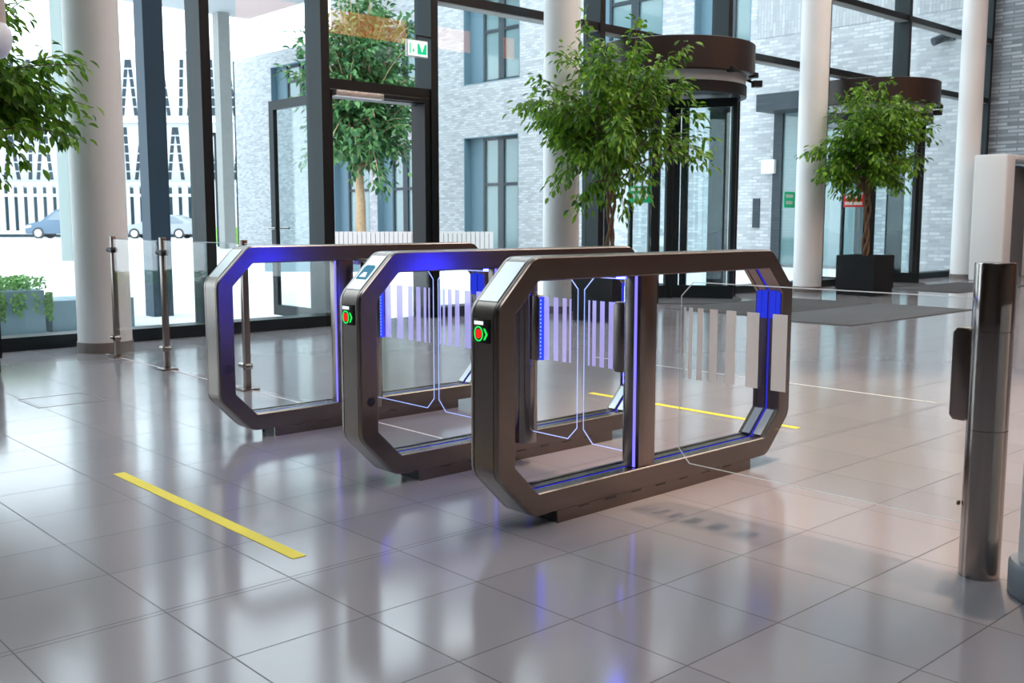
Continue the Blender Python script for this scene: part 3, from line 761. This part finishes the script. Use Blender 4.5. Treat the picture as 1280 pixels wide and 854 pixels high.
# overhead canopy of the courtyard with its supports
cp = thing('courtyard_canopy', 'white canopy roof over the courtyard, seen through the tall panes', 'canopy', (8, 34, 0))
box('roof_slab', M['lattice'], -6, 21.2, 29, 39.3, 9.4, 9.9, cp)
t = thing('courtyard_column', 'grey-green round column outside, just left of the lobby column', 'column', (10.4, 29.8, 0))
MB().lathe(10.4, 29.8, [(0, -.02), (.33, -.02), (.33, 9.4), (0, 9.4)], 32).build('shaft', M['col_out'], t, smooth=40)
t = thing('courtyard_post', 'slender pale post outside, left of the brick corner', 'post', (19.75, 38.87, 0))
box('post', M['concrete'], 19.5, 20.0, 38.62, 39.12, -.02, 9.4, t)
t = thing('facade_post', 'dark blue square post outside, between lobby column and mullion', 'post', (5.05, 11.72, 0))
box('post', M['slate'], 4.93, 5.17, 11.60, 11.84, -.02, 9.4, t)
t = thing('street_lamp', 'thin dark street lamp pole outside by the slender post', 'street lamp', (20.86, 41.9, 0))
MB().cyl((20.86, 41.9, -.02), (20.86, 41.9, 4.8), .07, 10).build('pole', M['win_frame'], t, smooth=40)
MB().obox((20.86, 41.9, 4.85), (.22, 0, 0), (0, .22, 0), (0, 0, .07)).build('lamp_head', M['win_frame'], t)
tag(MB().box(22.5, 24.3, 45.2, 47.0, -.02, .8).build('shrub_strip', M['grass']), 'bright green shrubs at the foot of the slender post', 'shrubs', kind='stuff')

def greenery(name, mat, boxv, n, L, W, seed, parent, spill=0):
    rnd = random.Random(seed); b = MB(); x0, x1, y0, y1, z0, z1 = boxv
    for i in range(n):
        p = Vector((rnd.uniform(x0, x1), rnd.uniform(y0, y1), rnd.uniform(z0, z1)))
        leaf(b, p, Vector((rnd.uniform(-1, 1), rnd.uniform(-1, 1), rnd.uniform(-.4, .9))), Vector((rnd.uniform(-1, 1), rnd.uniform(-1, 1), 1)), L * rnd.uniform(.7, 1.3), W)
    for i in range(spill):
        x = rnd.choice([rnd.uniform(x0, x1)] * 4 + [x1]); z = z1; ln = rnd.uniform(.08, .30)
        for k in range(int(ln / .014)):
            leaf(b, Vector((x + rnd.uniform(-.02, .02), y0 - .015 - rnd.uniform(0, .02), z0 - k * .014)), Vector((rnd.uniform(-1, 1), -.6, -.8)), Vector((0, -1, .3)), L * .8, W * .8)
    return b.build(name, mat, parent, smooth=60)
t = thing('ivy_planter', 'blue-grey planter with trailing ivy outside the far left pane', 'planter', (2.6, 10.9, 0))
MB().box(1.2, 3.38, 10.56, 11.4, -.02, .42).build('box', M['out_planter'], t, bevel=.01)
greenery('ivy', M['leaf_hedge'], (1.2, 3.40, 10.54, 11.4, .40, .53), 2800, .05, .038, 8, t, 70)
t = thing('low_planter', 'low blue-grey planter boxes outside, between ivy planter and column', 'planter', (3.9, 10.9, 0))
MB().box(3.46, 3.72, 10.62, 11.3, -.02, .30).box(3.735, 4.3, 10.62, 11.3, -.02, .30).build('box', M['out_planter'], t, bevel=.008)
t = thing('hedge_planter', 'dark planter with low hedge in the courtyard, seen through the rear gate', 'planter', (12.6, 20, 0))
ha, hb = Vector((11.5, 20.7, 0)), Vector((14.4, 18.1, 0)); hu = (hb - ha).normalized(); hn = Vector((hu.y, -hu.x, 0))
MB().obox((ha + hb) / 2 + Vector((0, 0, .12)), hu * (hb - ha).length / 2, hn * .4, (0, 0, .14)).build('box', M['hedge_box'], t)
b = MB(); rnd = random.Random(2)
for i in range(2200):
    p = ha + (hb - ha) * rnd.random() + hn * rnd.uniform(-.4, .4) + Vector((0, 0, rnd.uniform(.22, .48)))
    leaf(b, p, Vector((rnd.uniform(-1, 1), rnd.uniform(-1, 1), rnd.uniform(-.2, 1))), Vector((rnd.uniform(-1, 1), rnd.uniform(-1, 1), 1)), .10, .06)
b.build('hedge', M['leaf_hedge'], t, smooth=60)
t = thing('tree_planter', 'white plank planter wall around the courtyard tree', 'planter', (16.9, 24.6, 0))
pa, pb = Vector((14.9, 24.4, 0)), Vector((18.6, 21.2, 0)); pu = (pb - pa).normalized(); pn = Vector((-pu.y, pu.x, 0)); PL = (pb - pa).length
b = MB(); k = 0.
while k < PL:
    b.obox(pa + pu * (k + .06) + Vector((0, 0, .40)), pu * .055, pn * .03, (0, 0, .42)); k += .125
b.build('planks', M['plank'], t)
MB().obox((pa + pb) / 2 + pn * 1.9 + Vector((0, 0, .35)), pu * PL / 2, pn * 1.85, (0, 0, .37)).build('soil', M['soil'], t)

# cars
def car(name, label, loc, heading, prof, wins_, wheels, width, paint, wr):
    t = thing(name, label, 'car', (0, 0, 0))
    f = lambda a, b_, d: (a, d, b_)
    ins = lambda a, b_, d: (a, d * (1 - .16 * max(0, (b_ - .9))), b_)
    MB().prism(prof, ins, -width / 2, width / 2).build('body', paint, t, bevel=.06, segs=3)
    wn = MB()
    for w in wins_:
        for s in (-1, 1): wn.prism(w, ins, s * (width / 2 - .01), s * (width / 2 + .012))
    wn.build('windows', M['car_glass'], t)
    for x in wheels:
        for s in (-1, 1):
            y = s * (width / 2 - .10); wh = MB().cyl((x, y - .11, wr), (x, y + .11, wr), wr, 28).build('wheel', M['tyre'], t, smooth=40)
            MB().cyl((x, y + s * .10, wr), (x, y + s * .125, wr), wr * .66, 20).build('hub_cap', M['hub'], wh, smooth=40)
    MB().prism([(prof[1][0] + .04, .66), (prof[1][0] + .42, .74), (prof[1][0] + .42, .86), (prof[1][0] + .10, .82)], ins, -width / 2 - .012, width / 2 + .012).build('headlamp', M['sign_white'], t)
    t.location = loc; t.rotation_euler = (0, 0, heading)
    return t
hd = math.atan2(.676, -.737) + PI   # local +x of the profile runs to the right of the picture, nose at -x
van_prof = [(-2.1, .30), (-2.15, .55), (-2.05, .92), (-1.15, 1.12), (-.25, 1.80), (.1, 1.92), (2.3, 1.94), (2.45, 1.7), (2.5, .32)]
car('van', 'blue-grey van parked outside, nose left, at the far left', (23.3, 68.3, -.02), hd, van_prof, [[(-.75, 1.18), (-.15, 1.72), (.35, 1.78), (.35, 1.18)], [(.5, 1.18), (.5, 1.78), (2.2, 1.78), (2.2, 1.18)]], (-1.3, 1.55), 1.8, M['van'], .36)
car_prof = [(-2.2, .28), (-2.25, .50), (-2.1, .80), (-1.1, .98), (-.45, 1.42), (.0, 1.52), (1.2, 1.52), (1.95, 1.20), (2.2, 1.05), (2.25, .45), (2.1, .28)]
car('car', 'silver estate car parked outside behind the dark blue post', (27.9, 64.1, -.02), hd, car_prof, [[(-.9, 1.0), (-.4, 1.36), (.15, 1.42), (.15, 1.0)], [(.3, 1.0), (.3, 1.43), (1.15, 1.42), (1.7, 1.1), (1.7, 1.0)]], (-1.4, 1.45), 1.75, M['carp'], .33)

# ------------------------------------------------------------------ right corner portal and pendant lamp
t = thing('portal_frame', 'white portal frame at the right edge, behind the steel bollard', 'portal', (19.9, 8.0, 0))
b = MB(); b.box(19.35, 19.72, 7.72, 8.33, 0, 2.34); b.box(19.72, 22.0, 7.72, 8.33, 2.24, 2.34); b.box(21.6, 22.0, 7.72, 8.33, 0, 2.20)
b.build('frame', M['column'], t, bevel=.03, segs=3)
box('dark_panel', M['pane_dark'], 20.35, 21.6, 8.22, 8.28, 0, 2.2, t)
MB().cyl((19.74, 7.95, 1.30), (19.80, 7.95, 1.30), .04, 12).build('push_button', M['black'], t, smooth=40)
t = thing('pendant_lamp', 'beige pendant lamp with white bowl at the top left edge', 'pendant lamp', (1.38, 4.83, 1.77))
MB().cyl((1.38, 4.83, 2.42), (1.38, 4.83, 7.6), .01, 8).build('cable', M['black'], t)
MB().lathe(1.38, 4.83, [(0, 2.44), (.06, 2.44), (.064, 1.93), (0, 1.93)], 32).build('shade', M['beige'], t, smooth=40)
MB().lathe(1.38, 4.83, [(.064, 1.945), (.082, 1.92), (.088, 1.885), (.080, 1.845), (.060, 1.81), (.03, 1.795), (0, 1.79)], 32).build('bowl', M['globe'], t, smooth=60)

# ------------------------------------------------------------------ square fill lamps added over the lobby, out of view
for x, y in ((6, -1), (9.5, -1), (13, -1), (16.5, -1), (6, 3), (9.5, 3), (13, 3), (16.5, 3), (9.5, 6.5), (15, 6.5)):
    t = thing('fill_lamp', 'square warm fill lamp added above the lobby, out of view', 'ceiling lamp', (x, y, 7.6), 'added fill lamps')
    MB().box(x - .5, x + .5, y - .5, y + .5, 7.55, 7.60).build('housing', M['white'], t)
    box('diffuser', M['lamp'], x - .46, x + .46, y - .46, y + .46, 7.54, 7.55, t)

t = thing('linear_lamp', 'long orange glowing lamp high in the lobby, seen mirrored in the glazing', 'lamp', (16.5, -5, 6.4))
box('glow_tube', emitm('orange_glow', (1.0, .30, .10), 5.0), 12.5, 21.8, -5.06, -4.94, 6.1, 6.7, t)
for x in (13, 17, 21): MB().cyl((x, -5, 6.7), (x, -5, 7.598), .012, 8).build('suspension_wire', M['black'], t)

t = thing('ceiling_spotlight', 'black ceiling spotlight above the aisle right of the gates', 'spotlight', (5.1, 2.1, 7.6))
MB().cyl((5.1, 2.1, 7.38), (5.1, 2.1, 7.6), .09, 24).build('housing', M['black'], t, smooth=40)
box('lens', M['lamp'], 5.05, 5.15, 2.05, 2.15, 7.375, 7.38, t)
lamp('spotlight_beam', 'SPOT', (5.1, 2.1, 7.36), 1900, (1.0, .72, .49), spot_size=R(41), spot_blend=.5, shadow_soft_size=.03)

# ------------------------------------------------------------------ sky, camera
w = bpy.data.worlds.new('overcast_sky'); bpy.context.scene.world = w; w.use_nodes = True
nt_ = w.node_tree; bg = nt_.nodes['Background']
bg.inputs[0].default_value = (.82, .92, 1.0, 1); bg.inputs[1].default_value = 3.0
sun = lamp('sun', 'SUN', (0, 0, 30), 1.0, (1.0, .97, .92), angle=R(20)); sun.rotation_euler = (R(38), R(-20), 0)

cd = bpy.data.cameras.new('camera'); cam = bpy.data.objects.new('camera', cd); C.objects.link(cam)
fw = Vector((.67119874, .7318967, -.11755625)); rt = Vector((.73707701, -.67580819, .0008794)); up = Vector((.07880184, .08723826, .99306584))
mtx = Matrix.Identity(4)
for i in range(3): mtx[i][0] = rt[i]; mtx[i][1] = up[i]; mtx[i][2] = -fw[i]
mtx[2][3] = 1.1
cam.matrix_world = mtx
cd.sensor_fit = 'HORIZONTAL'; cd.sensor_width = 36; cd.lens = 35.659; cd.clip_end = 400; cd.clip_start = .05
cd.dof.use_dof = True; cd.dof.focus_distance = 4.0; cd.dof.aperture_fstop = 9.0
sc = bpy.context.scene; sc.camera = cam
sc.view_settings.view_transform = 'Standard'; sc.view_settings.look = 'None'
sc.view_settings.exposure = 0.34; sc.view_settings.gamma = 1.0; sc.view_settings.use_curve_mapping = False
sc.cycles.transparent_max_bounces = 40; sc.cycles.max_bounces = 10; sc.cycles.glossy_bounces = 4; sc.cycles.diffuse_bounces = 4
